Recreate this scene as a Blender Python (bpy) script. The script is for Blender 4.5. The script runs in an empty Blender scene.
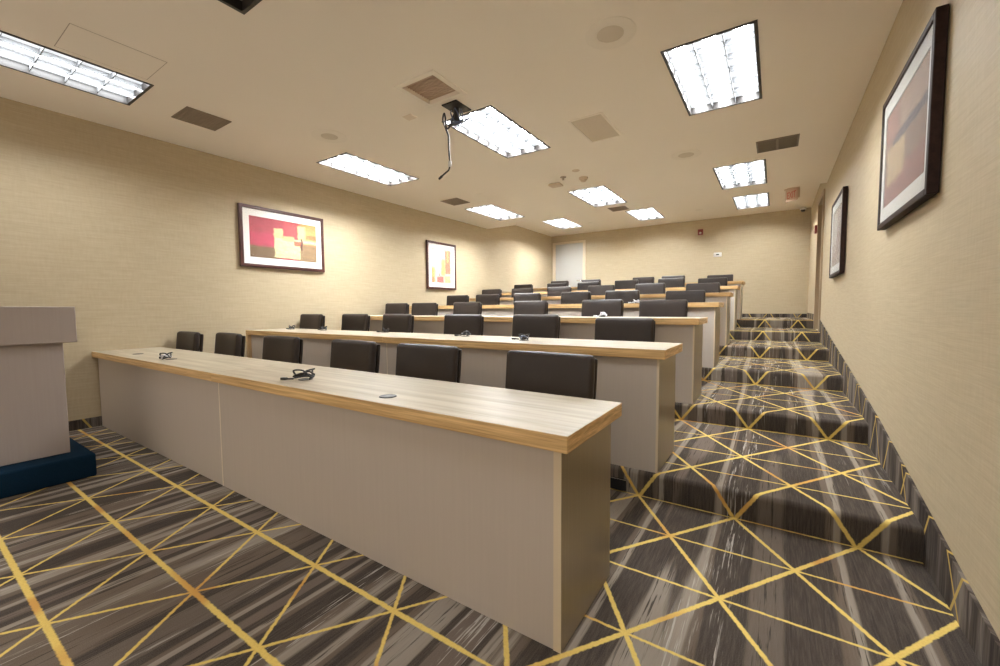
import bpy, bmesh, math, random
from mathutils import Vector, Matrix, Euler

# ------------------------------------------------------------------ camera, world, exposure
scene = bpy.context.scene
COL = scene.collection
random.seed(7)

CAM_H, YAW, PITCH, ROLL, FPX = 1.131, -0.5858, -0.059, -0.0063, 414.08
cy, sy, cp, sp, cr, sr = math.cos(YAW), math.sin(YAW), math.cos(PITCH), math.sin(PITCH), math.cos(ROLL), math.sin(ROLL)
fwd0, right0, up0 = Vector((sy, cy, 0)), Vector((cy, -sy, 0)), Vector((0, 0, 1))
fwd = fwd0 * cp + up0 * sp
up1 = up0 * cp - fwd0 * sp
right = right0 * cr + up1 * sr
up = up1 * cr - right0 * sr
cam_data = bpy.data.cameras.new('camera')
cam = bpy.data.objects.new('camera', cam_data)
COL.objects.link(cam)
M = Matrix((right, up, -fwd)).transposed().to_4x4()
M.translation = Vector((0, 0, CAM_H))
cam.matrix_world = M
cam_data.sensor_width = 36.0
cam_data.lens = FPX * 36.0 / 1000.0
cam_data.clip_start = 0.02
scene.camera = cam

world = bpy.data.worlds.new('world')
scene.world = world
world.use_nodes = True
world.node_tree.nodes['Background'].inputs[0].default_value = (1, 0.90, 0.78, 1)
world.node_tree.nodes['Background'].inputs[1].default_value = 0.95  # warm fill light, let in through the open front of the room

scene.view_settings.view_transform = 'Standard'
scene.view_settings.look = 'None'
scene.view_settings.gamma = 1.0
scene.view_settings.use_curve_mapping = False
scene.view_settings.exposure = 0.26
scene.cycles.use_denoising = True
scene.cycles.max_bounces = 10
scene.cycles.diffuse_bounces = 8
scene.cycles.sample_clamp_indirect = 8.0
LAMP_BRIGHT, LAMP_DIM = 93.0, 0.85          # glow of the ceiling lamps: at the tubes, and between them

# ------------------------------------------------------------------ room dimensions (metres)
XL, XR = -5.526, 0.5863           # left and right wall
XD, XDL = -0.5165, -5.35          # right and left ends of the desk rows
XJ = -2.893                       # joint between the two desks of a row
Y1, Y2, P, R = 1.1462, 2.4775, 1.3405, 0.1488
H, H2, YS, YB = 2.9504, 3.2286, 7.8495, 11.10
YF = -2.3                         # front end of the room, behind the camera, left open without a wall
TOP, SLAB, DEP, OV = 0.74, 0.056, 0.542, 0.037
def row_y(k): return Y1 if k == 1 else Y2 + (k - 2) * P
def row_z(k): return (k - 1) * R

# ------------------------------------------------------------------ node helpers
class E:
    """arithmetic on shader sockets"""
    def __init__(s, nt, sock): s.nt, s.s = nt, sock
    def _op(s, op, *a, clamp=False):
        n = s.nt.nodes.new('ShaderNodeMath'); n.operation = op; n.use_clamp = clamp
        for i, x in enumerate((s,) + a):
            if isinstance(x, E): s.nt.links.new(x.s, n.inputs[i])
            else: n.inputs[i].default_value = x
        return E(s.nt, n.outputs[0])
    def __add__(s, o): return s._op('ADD', o)
    __radd__ = __add__
    def __sub__(s, o): return s._op('SUBTRACT', o)
    def __mul__(s, o): return s._op('MULTIPLY', o)
    __rmul__ = __mul__
    def __rsub__(s, o): return (s * -1.0) + o
    def fract(s): return s._op('FRACT')
    def abs(s): return s._op('ABSOLUTE')
    def max(s, o): return s._op('MAXIMUM', o)
    def min(s, o): return s._op('MINIMUM', o)
    def pow(s, o): return s._op('POWER', o)
    def clamp(s): return s._op('ADD', 0.0, clamp=True)
    def step(s, a, b):
        n = s.nt.nodes.new('ShaderNodeMapRange'); n.interpolation_type = 'SMOOTHSTEP'
        s.nt.links.new(s.s, n.inputs[0])
        for i, x in ((1, a), (2, b)):
            if isinstance(x, E): s.nt.links.new(x.s, n.inputs[i])
            else: n.inputs[i].default_value = x
        return E(s.nt, n.outputs[0])

def new_mat(name):
    m = bpy.data.materials.new(name); m.use_nodes = True
    nt = m.node_tree
    return m, nt, nt.nodes['Principled BSDF']
def setp(b, **k):
    names = dict(col='Base Color', rough='Roughness', metal='Metallic', spec='Specular IOR Level', coat='Coat Weight', coatr='Coat Roughness', sheen='Sheen Weight')
    for a, v in k.items():
        i = b.inputs[names[a]]
        i.default_value = (*v, 1) if isinstance(v, tuple) else v
def plain(name, col, rough=0.5, metal=0.0, **k):
    m, nt, b = new_mat(name); setp(b, col=col, rough=rough, metal=metal, **k); return m
def coords(nt, kind='Object'):
    tc = nt.nodes.new('ShaderNodeTexCoord')
    sp_ = nt.nodes.new('ShaderNodeSeparateXYZ'); nt.links.new(tc.outputs[kind], sp_.inputs[0])
    return [E(nt, o) for o in sp_.outputs]
def combine(nt, x, y, z=0.0):
    c = nt.nodes.new('ShaderNodeCombineXYZ')
    for i, v in enumerate((x, y, z)):
        if isinstance(v, E): nt.links.new(v.s, c.inputs[i])
        else: c.inputs[i].default_value = v
    return c.outputs[0]
def noise(nt, vec, scale=1.0, detail=2.0, rough=0.5):
    n = nt.nodes.new('ShaderNodeTexNoise'); n.inputs['Scale'].default_value = scale
    n.inputs['Detail'].default_value = detail; n.inputs['Roughness'].default_value = rough
    nt.links.new(vec, n.inputs['Vector'])
    return E(nt, n.outputs[0])
def mix(nt, f, a, b):
    n = nt.nodes.new('ShaderNodeMix'); n.data_type = 'RGBA'
    if isinstance(f, E): nt.links.new(f.s, n.inputs[0])
    else: n.inputs[0].default_value = f
    for i, x in ((6, a), (7, b)):
        if isinstance(x, tuple): n.inputs[i].default_value = (*x, 1)
        else: nt.links.new(x, n.inputs[i])
    return n.outputs[2]
def ramp(nt, f, stops):
    n = nt.nodes.new('ShaderNodeValToRGB'); nt.links.new(f.s, n.inputs[0])
    cr_ = n.color_ramp
    while len(cr_.elements) < len(stops): cr_.elements.new(0.5)
    for e, (p, c) in zip(cr_.elements, stops): e.position = p; e.color = (*c, 1)
    return n.outputs[0]
def bump(nt, b, h, strength=0.2, dist=0.002):
    n = nt.nodes.new('ShaderNodeBump'); n.inputs['Strength'].default_value = strength; n.inputs['Distance'].default_value = dist
    nt.links.new(h.s, n.inputs['Height']); nt.links.new(n.outputs[0], b.inputs['Normal'])

# ------------------------------------------------------------------ materials
def wallpaper():
    m, nt, b = new_mat('grasscloth_wallpaper')
    x, y, z = coords(nt)
    h = x + y
    fine = noise(nt, combine(nt, h * 5.0, z * 170.0), 1.0, 3.0, 0.6)
    mid = noise(nt, combine(nt, h * 3.0, z * 45.0), 1.0, 3.0, 0.6)
    warp = noise(nt, combine(nt, h * 60.0, z * 9.0), 1.0, 2.0)
    f = (fine * 0.5 + mid * 0.35 + warp * 0.22 - 0.035).step(0.22, 0.80)
    c = mix(nt, f, (0.405, 0.325, 0.21), (0.52, 0.43, 0.29))
    nt.links.new(c, b.inputs['Base Color']); setp(b, rough=0.62, spec=0.3)
    bump(nt, b, fine, 0.15, 0.001)
    return m
def ceiling_paint():
    m, nt, b = new_mat('ceiling_paint')
    x, y, z = coords(nt)
    n = noise(nt, combine(nt, x * 1.5, y * 1.5), 1.0, 3.0)
    nt.links.new(mix(nt, n, (0.925, 0.845, 0.745), (0.95, 0.87, 0.77)), b.inputs['Base Color'])
    setp(b, rough=0.7, spec=0.2)
    return m
CA, CB, CV0, CU0 = 0.505, 0.366, 2.462, -0.152
def carpet(name, lines=True, base=1.0):
    m, nt, b = new_mat(name)
    u, v, _ = coords(nt, 'UV')
    vec = combine(nt, u, v)
    wob = noise(nt, vec, 55.0, 2.0) * 0.010 - 0.005
    # streaky bands that run up the room
    big = noise(nt, combine(nt, u * 3.3 + 0.4, v * 0.08), 1.0, 1.0)
    jag = noise(nt, combine(nt, u * 30.0, v * 1.5), 1.0, 3.0, 0.65)
    streak = noise(nt, combine(nt, u * 95.0, v * 3.0), 1.0, 3.0, 0.7)
    grain = noise(nt, vec, 330.0, 2.0)
    f = (big - 0.49) * 2.6 + (jag - 0.5) * 0.09 + (streak - 0.5) * 0.05 + 0.5
    c0 = ramp(nt, f, [(0.20, (0.110, 0.088, 0.070)), (0.23, (0.034, 0.026, 0.021)), (0.42, (0.042, 0.032, 0.026)), (0.445, (0.110, 0.083, 0.061)),
                      (0.535, (0.130, 0.100, 0.075)), (0.56, (0.275, 0.24, 0.20)), (0.66, (0.25, 0.212, 0.172)), (0.695, (0.046, 0.035, 0.028)), (0.84, (0.040, 0.031, 0.025)), (0.87, (0.13, 0.10, 0.08))])
    zone = noise(nt, combine(nt, u * 5.5 + 13.0, v * 0.25), 1.0, 1.0)
    fibre = noise(nt, combine(nt, u * 160.0, v * 9.0), 1.0, 2.0, 0.6)
    c0 = mix(nt, fibre.step(0.35, 0.75) * 0.22, c0, (0.17, 0.14, 0.115))
    thin = streak.step(0.55, 0.60) * zone.step(0.53, 0.60) * jag.step(0.42, 0.54)
    c1 = mix(nt, thin * 0.85, c0, (0.42, 0.39, 0.35))
    dark = (1.0 - streak).step(0.54, 0.60) * (1.0 - zone).step(0.40, 0.50) * (1.0 - jag).step(0.44, 0.54)
    c1 = mix(nt, dark * 0.85, c1, (0.026, 0.021, 0.019))
    c2 = mix(nt, grain.step(0.30, 0.70) * 0.14, c1, (0.30, 0.25, 0.21))
    if lines:
        du, dv = u - CU0, v - CV0
        s = 0.5 * CA / CB
        cth = CB / math.hypot(CB, 0.5 * CA)
        dX = (((dv * (1 / CB)) + 0.5).fract() - 0.5).abs() * CB + wob
        dA = ((((du - dv * s) * (1 / CA)) + 0.5).fract() - 0.5).abs() * (CA * cth) + wob
        dB = ((((du + dv * s) * (1 / CA)) + 0.5).fract() - 0.5).abs() * (CA * cth) + wob
        side = u.step(-0.95, -0.70)
        def line(d, wl, wr):
            w = side * (wr - wl) + wl
            return 1.0 - d.step(w - 0.003, w + 0.003)
        mask = line(dX, 0.0102, 0.0055).max(line(dA, 0.0060, 0.0092)).max(line(dB, 0.0065, 0.0085))
        ln = noise(nt, vec, 2.6, 1.0)
        fib = noise(nt, vec, 120.0, 2.0)
        gold = mix(nt, ln.step(0.54, 0.66), (0.70, 0.52, 0.15), (0.56, 0.30, 0.08))
        gold = mix(nt, fib.step(0.3, 0.8) * 0.35, gold, (0.50, 0.31, 0.08))
        c2 = mix(nt, mask, c2, gold)
    nt.links.new(c2, b.inputs['Base Color']); setp(b, rough=0.95, spec=0.1)
    bump(nt, b, grain, 0.35, 0.003)
    return m
def strip_carpet():
    m, nt, b = new_mat('carpet_base_strip')
    x, y, z = coords(nt)
    h = x + y
    big = noise(nt, combine(nt, h * 7.0, z * 0.8), 1.0, 1.0)
    st = noise(nt, combine(nt, h * 55.0, z * 3.0), 1.0, 3.0, 0.7)
    c = ramp(nt, big * 0.75 + st * 0.5 - 0.12, [(0.35, (0.028, 0.022, 0.020)), (0.5, (0.075, 0.06, 0.05)), (0.66, (0.20, 0.17, 0.145))])
    g = (((h + z * 0.55) * (1 / 0.42)).fract() - 0.5).abs() * 0.42
    g2 = (((h - z * 0.75) * (1 / 0.63) + 0.3).fract() - 0.5).abs() * 0.63
    mk = (1.0 - g.step(0.007, 0.011)).max(1.0 - g2.step(0.006, 0.010))
    c = mix(nt, mk * 0.9, c, (0.52, 0.36, 0.10))
    nt.links.new(c, b.inputs['Base Color']); setp(b, rough=0.95, spec=0.1)
    return m
def wood(name, lo, hi, rough, coat=0.0, sx=1.2, sy=26.0, sz=26.0):
    m, nt, b = new_mat(name)
    x, y, z = coords(nt)
    n1 = noise(nt, combine(nt, x * sx, y * sy, z * sz), 1.0, 4.0, 0.6)
    n2 = noise(nt, combine(nt, x * sx * 4, y * sy * 5, z * sz * 5), 1.0, 2.0)
    f = (n1 * 0.75 + n2 * 0.25).step(0.28, 0.72)
    nt.links.new(mix(nt, f, lo, hi), b.inputs['Base Color']); setp(b, rough=rough, coat=coat, coatr=0.25)
    return m
def laminate(name, lo, hi, rough, metal=0.0, sx=90.0, sy=90.0, sz=3.0):
    m, nt, b = new_mat(name)
    x, y, z = coords(nt)
    n = noise(nt, combine(nt, x * sx, y * sy, z * sz), 1.0, 3.0)
    nt.links.new(mix(nt, n, lo, hi), b.inputs['Base Color']); setp(b, rough=rough, metal=metal)
    return m
def leather():
    m, nt, b = new_mat('dark_leather')
    x, y, z = coords(nt)
    vec = combine(nt, x, y, z)
    n = noise(nt, vec, 9.0, 2.0)
    nt.links.new(mix(nt, n, (0.022, 0.015, 0.012), (0.034, 0.024, 0.019)), b.inputs['Base Color'])
    setp(b, rough=0.46, spec=0.35)
    bump(nt, b, noise(nt, vec, 420.0, 2.0), 0.12, 0.001)
    return m
def lamp_glow(name, on=True, power=1.0):
    m, nt, b = new_mat(name)
    if not on:
        setp(b, col=(0.42, 0.39, 0.34), rough=0.35); return m
    u, v, _ = coords(nt, 'UV')
    n = noise(nt, combine(nt, u * 6.0, v * 12.0), 1.0, 2.0)
    tube = ((u * 3.0).fract() - 0.5).abs()          # three tubes behind the lens
    t = 1.0 - tube.step(0.16, 0.26)
    halo = 1.0 - tube.step(0.20, 0.45)
    s = t * (LAMP_BRIGHT * power) + halo * 0.40 + (n - 0.5) * 0.5 + LAMP_DIM
    em = nt.nodes.new('ShaderNodeEmission'); em.inputs[0].default_value = (0.94, 0.975, 1.0, 1)
    nt.links.new(s.s, em.inputs[1])
    nt.links.new(em.outputs[0], nt.nodes['Material Output'].inputs[0])
    return m
def glass_pane():
    m, nt, b = new_mat('picture_glass')
    tr = nt.nodes.new('ShaderNodeBsdfTransparent'); gl = nt.nodes.new('ShaderNodeBsdfGlossy'); gl.inputs['Roughness'].default_value = 0.95
    lw = nt.nodes.new('ShaderNodeLayerWeight'); lw.inputs[0].default_value = 0.5
    fr = E(nt, lw.outputs['Facing']).pow(5.0) * 0.16 + 0.02
    mx = nt.nodes.new('ShaderNodeMixShader')
    nt.links.new(fr.s, mx.inputs[0]); nt.links.new(tr.outputs[0], mx.inputs[1]); nt.links.new(gl.outputs[0], mx.inputs[2])
    nt.links.new(mx.outputs[0], nt.nodes['Material Output'].inputs[0])
    return m
def artwork(name, base, blocks):
    """blocks: (u0, v0, u1, v1, softness, colour) painted over a mottled ground"""
    m, nt, b = new_mat(name)
    u, v, _ = coords(nt, 'UV')
    vec = combine(nt, u, v)
    wu = noise(nt, vec, 5.0, 2.0) * 0.07 - 0.035
    wv = noise(nt, combine(nt, v + 3.0, u + 5.0), 5.0, 2.0) * 0.07 - 0.035
    U, V = u + wu, v + wv
    mot = noise(nt, vec, 11.0, 4.0, 0.65)
    c = mix(nt, mot.step(0.2, 0.8), tuple(x * 0.75 for x in base), tuple(min(1, x * 1.25) for x in base))
    for (u0, v0, u1, v1, s, col) in blocks:
        k = U.step(u0 - s, u0 + s) * (1.0 - U.step(u1 - s, u1 + s)) * V.step(v0 - s, v0 + s) * (1.0 - V.step(v1 - s, v1 + s))
        cc = mix(nt, mot.step(0.2, 0.8), tuple(x * 0.80 for x in col), tuple(min(1, x * 1.15) for x in col))
        c = mix(nt, k * 0.93, c, cc)
    nt.links.new(c, b.inputs['Base Color']); setp(b, rough=0.7)
    return m

MW, MC = wallpaper(), ceiling_paint()
MCARPET, MSTRIP = carpet('patterned_carpet'), strip_carpet()
MTOP = wood('maple_top', (0.30, 0.245, 0.16), (0.48, 0.42, 0.315), 0.38, 0.1)
MEDGE = wood('oak_edge', (0.40, 0.22, 0.075), (0.90, 0.62, 0.29), 0.42, 0.0, 1.6, 5.0, 70.0)
MOAK = wood('oak_side', (0.54, 0.36, 0.18), (0.68, 0.48, 0.27), 0.42, 0.0, 26.0, 26.0, 1.2)
MPANEL = laminate('taupe_laminate', (0.51, 0.445, 0.385), (0.56, 0.49, 0.425), 0.42)
MEND = laminate('bronze_laminate', (0.36, 0.30, 0.215), (0.44, 0.375, 0.275), 0.30, 0.5)
MBAND = plain('pale_edge_band', (0.70, 0.59, 0.43), 0.35)
MBAND2 = plain('cream_edge_band', (0.82, 0.74, 0.60), 0.35)
MPOD = laminate('lectern_laminate', (0.36, 0.305, 0.28), (0.40, 0.345, 0.315), 0.5)
MLEA = leather()
MBLACKP = plain('black_plastic', (0.018, 0.017, 0.017), 0.38)
MDKMET = plain('dark_metal', (0.04, 0.035, 0.032), 0.35, 0.8)
MCHROME = plain('chrome', (0.6, 0.6, 0.6), 0.2, 1.0)
MFRAMEB = plain('black_frame_metal', (0.022, 0.018, 0.016), 0.4)
MALU = plain('louver_aluminium', (0.15, 0.154, 0.16), 0.5, 0.0)
MPAN = plain('lamp_pan_white', (0.75, 0.75, 0.75), 0.5)
MGLOWL, MGLOWR = lamp_glow('lamp_diffuser_strong', True, 1.36), lamp_glow('lamp_diffuser_mild', True, 0.78)  # left column set stronger, right column weaker, to balance wall brightness
MGLOW, MGLOWA, MGLOWW, MOFF = lamp_glow('lamp_diffuser'), lamp_glow('lamp_diffuser_soft', True, 0.32), lamp_glow('lamp_diffuser_weak', True, 0.35), lamp_glow('lamp_diffuser_off', False)  # soft and weak glows: power cut where nearby walls came out too bright
MGLASS = glass_pane()
MMAT = plain('mat_board', (0.86, 0.83, 0.78), 0.8)
MMAT2 = plain('mat_board_shaded', (0.46, 0.44, 0.39), 0.8)  # mat darkened in colour for the shade on the right wall
MMAHOG = wood('mahogany_frame', (0.045, 0.012, 0.010), (0.075, 0.022, 0.017), 0.3, 0.3)
MDARKWOOD = wood('dark_frame', (0.020, 0.010, 0.008), (0.034, 0.017, 0.013), 0.55, 0.0)
MDARKWOOD.node_tree.nodes['Principled BSDF'].inputs['Specular IOR Level'].default_value = 0.12
MDOOR = plain('painted_door', (0.50, 0.485, 0.45), 0.45)
MDOORF = plain('door_frame_paint', (0.70, 0.60, 0.45), 0.45)
MDOORB = plain('brown_door', (0.20, 0.125, 0.065), 0.45)
MCASE = plain('tan_casing', (0.33, 0.235, 0.14), 0.5)
MVTAN = plain('vent_tan', (0.26, 0.20, 0.145), 0.6)
MVDARK = plain('vent_dark', (0.17, 0.135, 0.095), 0.5)
MGRILLE = plain('speaker_grille', (0.70, 0.61, 0.50), 0.7)
MRET = plain('return_panel', (0.50, 0.37, 0.28), 0.7)
MTRIMC = plain('ceiling_trim_white', (0.90, 0.82, 0.715), 0.55)
MDEVICE = plain('device_beige', (0.70, 0.55, 0.41), 0.5)
MNAVY = None
def navy():
    m, nt, b = new_mat('navy_carpet')
    x, y, z = coords(nt)
    n = noise(nt, combine(nt, x, y, z), 220.0, 2.0)
    nt.links.new(mix(nt, n, (0.003, 0.013, 0.028), (0.007, 0.028, 0.056)), b.inputs['Base Color']); setp(b, rough=0.95, spec=0.1)
    return m
MNAVY = navy()
MRED = plain('alarm_red', (0.19, 0.02, 0.018), 0.4)
MSIGN = plain('exit_panel', (0.74, 0.54, 0.42), 0.15)
MSIGNR = plain('exit_letters', (0.58, 0.10, 0.08), 0.4)
MWHITE = plain('white_plastic', (0.72, 0.70, 0.66), 0.4)
MCORD = plain('black_cord', (0.02, 0.02, 0.024), 0.4)
MCORDB = plain('blue_grey_cord', (0.10, 0.12, 0.20), 0.45)
MCORDW = plain('pale_cord', (0.62, 0.62, 0.66), 0.4)
MSEAM = plain('hatch_seam', (0.48, 0.40, 0.32), 0.9)  # darker tan outline round the ceiling hatch

# ------------------------------------------------------------------ object helpers
def finish(name, bm, mats, parent=None, smooth=False, loc=None):
    me = bpy.data.meshes.new(name)
    bmesh.ops.recalc_face_normals(bm, faces=bm.faces)
    bm.to_mesh(me); bm.free()
    for m in (mats if isinstance(mats, (list, tuple)) else [mats]): me.materials.append(m)
    if smooth:
        for p in me.polygons: p.use_smooth = True
        me.set_sharp_from_angle(angle=math.radians(40))
    o = bpy.data.objects.new(name, me); COL.objects.link(o)
    if parent: o.parent = parent
    if loc is not None: o.location = loc
    return o
def thing(name, label, cat, loc=(0, 0, 0), rz=0.0, group=None):
    o = bpy.data.objects.new(name, None); COL.objects.link(o)
    o.empty_display_size = 0.1
    o.location = loc; o.rotation_euler = (0, 0, rz)
    return tag(o, label, cat, group)
def tag(o, label, cat, group=None):
    o['label'] = label; o['category'] = cat
    if group: o['group'] = group
    return o
def struct(name, bm, mats, smooth=False, parent=None):
    o = finish(name, bm, mats, parent, smooth)
    if not parent: o['kind'] = 'structure'
    return o
def box(bm, x0, y0, z0, x1, y1, z1, bev=0.0, seg=2, mi=0):
    r = bmesh.ops.create_cube(bm, size=1.0)
    vs = r['verts']
    for v in vs:
        v.co = Vector(((x0 + x1) / 2 + v.co.x * (x1 - x0), (y0 + y1) / 2 + v.co.y * (y1 - y0), (z0 + z1) / 2 + v.co.z * (z1 - z0)))
    fs = list({f for v in vs for f in v.link_faces})
    for f in fs: f.material_index = mi
    if bev > 0:
        es = list({e for v in vs for e in v.link_edges})
        rr = bmesh.ops.bevel(bm, geom=es, offset=bev, offset_type='OFFSET', segments=seg, profile=0.5, affect='EDGES')
        for f in rr['faces']: f.material_index = mi
    return vs
def slices(bm, axis, vals):
    no = [0, 0, 0]; no[axis] = 1
    for t in vals:
        co = [0, 0, 0]; co[axis] = t
        bmesh.ops.bisect_plane(bm, geom=bm.verts[:] + bm.edges[:] + bm.faces[:], plane_co=co, plane_no=no)
def cyl(bm, c0, c1, r0, r1=None, seg=16, caps=True):
    c0, c1 = Vector(c0), Vector(c1)
    r1 = r0 if r1 is None else r1
    d = c1 - c0
    q = d.to_track_quat('Z', 'Y').to_matrix().to_4x4()
    q.translation = (c0 + c1) / 2
    return bmesh.ops.create_cone(bm, cap_ends=caps, segments=seg, radius1=r0, radius2=r1, depth=d.length, matrix=q)['verts']
def lathe(bm, prof, seg=24, center=(0, 0, 0)):
    cx, cy_, cz = center
    rings = []
    for (r, z) in prof:
        if r < 1e-6: rings.append([bm.verts.new((cx, cy_, cz + z))])
        else: rings.append([bm.verts.new((cx + r * math.cos(2 * math.pi * i / seg), cy_ + r * math.sin(2 * math.pi * i / seg), cz + z)) for i in range(seg)])
    for a, b in zip(rings, rings[1:]):
        for i in range(seg):
            j = (i + 1) % seg
            if len(a) == 1: bm.faces.new((a[0], b[i], b[j]))
            elif len(b) == 1: bm.faces.new((a[i], a[j], b[0]))
            else: bm.faces.new((a[i], a[j], b[j], b[i]))
def tube(bm, pts, r, seg=8, sub=6):
    """a round cord through pts (Catmull-Rom)"""
    P_ = [Vector(p) for p in pts]
    Q = []
    for i in range(len(P_) - 1):
        p0, p1, p2, p3 = P_[max(i - 1, 0)], P_[i], P_[i + 1], P_[min(i + 2, len(P_) - 1)]
        for k in range(sub):
            t = k / sub
            Q.append(0.5 * ((2 * p1) + (p2 - p0) * t + (2 * p0 - 5 * p1 + 4 * p2 - p3) * t * t + (3 * p1 - p0 - 3 * p2 + p3) * t ** 3))
    Q.append(P_[-1])
    rings = []
    nrm = Vector((0.3, 0.5, 0.8))
    for i, p in enumerate(Q):
        t = (Q[min(i + 1, len(Q) - 1)] - Q[max(i - 1, 0)]).normalized()
        nrm = (nrm - t * nrm.dot(t))
        if nrm.length < 1e-4: nrm = t.orthogonal()
        nrm.normalize(); bi = t.cross(nrm)
        rings.append([bm.verts.new(p + (nrm * math.cos(2 * math.pi * k / seg) + bi * math.sin(2 * math.pi * k / seg)) * r) for k in range(seg)])
    for a, b in zip(rings, rings[1:]):
        for k in range(seg): bm.faces.new((a[k], a[(k + 1) % seg], b[(k + 1) % seg], b[k]))
    bm.faces.new(rings[0][::-1]); bm.faces.new(rings[-1])
def copy_tree(o, parent=None):
    c = o.copy(); COL.objects.link(c)
    if parent: c.parent = parent
    for ch in list(o.children): copy_tree(ch, c)
    return c
def quad(bm, pts, uv=None):
    f = bm.faces.new([bm.verts.new(p) for p in pts])
    if uv:
        l = bm.loops.layers.uv.verify()
        for lp, t in zip(f.loops, uv): lp[l].uv = t
    return f

# ------------------------------------------------------------------ floor: seven carpeted levels
def build_floor():
    bm = bmesh.new(); uvl = bm.loops.layers.uv.verify()
    prof = [(YF, 0.0, YF)]                     # (y, z, unrolled length)
    tier_rows = 4 * CB
    NR = 0.028
    v_bottom = CV0
    for k in range(2, 8):
        ys, zb = row_y(k) + 0.026, row_z(k - 1)
        zt = row_z(k)
        vb = CV0 + (k - 2) * tier_rows
        if k == 2: prof.append((ys, zb, vb + 0.012))
        else: prof.append((ys, zb, vb))
        if k >= 6:                              # the top risers are laid with the pattern half a repeat on
            vb += 2 * CB - R
            prof.append((ys, zb, vb, 'cut'))
        prof.append((ys - 0.006, zt - NR, vb + R - NR))
        for j in range(1, 6):
            a = j / 5 * math.pi / 2
            prof.append((ys - 0.006 + NR * (1 - math.cos(a)), zt - NR + NR * math.sin(a), vb + R - NR + NR * 1.57 * j / 5))
        last_v = vb + R
    prof.append((YB, row_z(7), last_v + (YB - row_y(7))))
    x0, x1 = XL, XR
    prev = None
    for pt in prof:
        y, z, v = pt[:3]
        if len(pt) == 4:
            prev = (prev[0], prev[1], y, z, v); continue
        a, b = bm.verts.new((x0, y, z)), bm.verts.new((x1, y, z))
        if prev:
            f = bm.faces.new((prev[0], prev[1], b, a))
            for lp, t in zip(f.loops, ((x0, prev[4]), (x1, prev[4]), (x1, v), (x0, v))): lp[uvl].uv = t
        prev = (a, b, y, z, v)
    bmesh.ops.remove_doubles(bm, verts=bm.verts, dist=1e-5)
    o = struct('floor', bm, MCARPET, smooth=True)
    return o
build_floor()

# ------------------------------------------------------------------ walls
def wall_box(name, x0, y0, z0, x1, y1, z1, holes=None):
    bm = bmesh.new(); box(bm, x0, y0, z0, x1, y1, z1); return struct(name, bm, MW)
wall_box('wall_left', XL - 0.12, YF, -0.1, XL, YB, H2 + 0.12)
# back wall with an opening for the white door, right wall with an opening for the side door
D1X0, D1X1, D1Z = -5.42, -4.53, 2.99
bm = bmesh.new()
box(bm, XL - 0.12, YB, -0.1, D1X0, YB + 0.14, H2 + 0.12)
box(bm, D1X0, YB, D1Z, D1X1, YB + 0.14, H2 + 0.12)
box(bm, D1X1, YB, -0.1, XR + 0.12, YB + 0.14, H2 + 0.12)
box(bm, D1X0, YB, -0.1, D1X1, YB + 0.14, row_z(7))
struct('wall_back', bm, MW)
D2Y0, D2Y1, D2Z = 8.10, 8.98, 2.86
bm = bmesh.new()
box(bm, XR, YF, -0.1, XR + 0.14, D2Y0, H2 + 0.12)
box(bm, XR, D2Y0, D2Z, XR + 0.14, D2Y1, H2 + 0.12)
box(bm, XR, D2Y1, -0.1, XR + 0.14, YB + 0.14, H2 + 0.12)
box(bm, XR, D2Y0, -0.1, XR + 0.14, D2Y1, row_z(6))
struct('wall_right', bm, MW)

# ------------------------------------------------------------------ lights in the ceiling: positions
LW, LL = 0.59, 1.19
LIGHTS = [  # centre x, y, ceiling height, on, label
    (-4.525, 0.750, H, True, 'long lit troffer light at the upper left beside the left wall'),
    (-2.480, 0.760, H, False, 'unlit black-edged ceiling light cut off by the top of the photo'),
    (-0.440, 0.770, H, True, 'added unseen ceiling light over the aisle in front of the first step'),  # added on the light grid, out of view, to brighten near aisle and desks
    (-4.490, 3.712, H, True, 'lit ceiling light above the large red picture on the left wall'),
    (-2.463, 3.740, H, True, 'bright ceiling light right beside the dangling projector cable'),
    (-0.437, 3.785, H, True, 'largest lit ceiling light, at the upper right over the steps'),
    (-4.485, 6.650, H, True, 'lit ceiling light nearest the second picture on the left wall'),
    (-2.468, 6.690, H, True, 'lit ceiling light just behind the smoke detectors'),
    (-0.439, 6.760, H, True, 'lit ceiling light behind the dark divided vent on the right'),
    (-4.470, 9.600, H2, True, 'smallest lit ceiling light, in front of the white door'),
    (-2.490, 9.740, H2, True, 'lit ceiling light with a grey band in the middle of the back bay'),
    (-0.446, 9.790, H2, True, 'lit ceiling light beside the exit sign at the back right'),
]
RET = (-2.602, 2.487, -2.262, 2.822)            # opening of the framed return grille
# ceiling slabs with openings
def ceiling_slab(name, x0, x1, y0, y1, z, holes, th=0.03):
    bm = bmesh.new()
    xs = sorted({x0, x1, *[h[0] for h in holes], *[h[2] for h in holes]})
    ys = sorted({y0, y1, *[h[1] for h in holes], *[h[3] for h in holes]})
    for a, b in zip(xs, xs[1:]):
        for c, d in zip(ys, ys[1:]):
            mx, my = (a + b) / 2, (c + d) / 2
            if any(h[0] < mx < h[2] and h[1] < my < h[3] for h in holes): continue
            bm.faces.new([bm.verts.new(p) for p in ((a, c, z), (b, c, z), (b, d, z), (a, d, z))])
    bmesh.ops.remove_doubles(bm, verts=bm.verts, dist=1e-5)
    r = bmesh.ops.extrude_face_region(bm, geom=bm.faces[:])
    for v in [g for g in r['geom'] if isinstance(g, bmesh.types.BMVert)]: v.co.z += th
    return struct(name, bm, MC)
hole = lambda l: (l[0] - LW / 2, l[1] - LL / 2, l[0] + LW / 2, l[1] + LL / 2)
ceiling_slab('ceiling', XL, XR, YF, YS, H, [hole(l) for l in LIGHTS if l[2] == H] + [RET])
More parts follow.
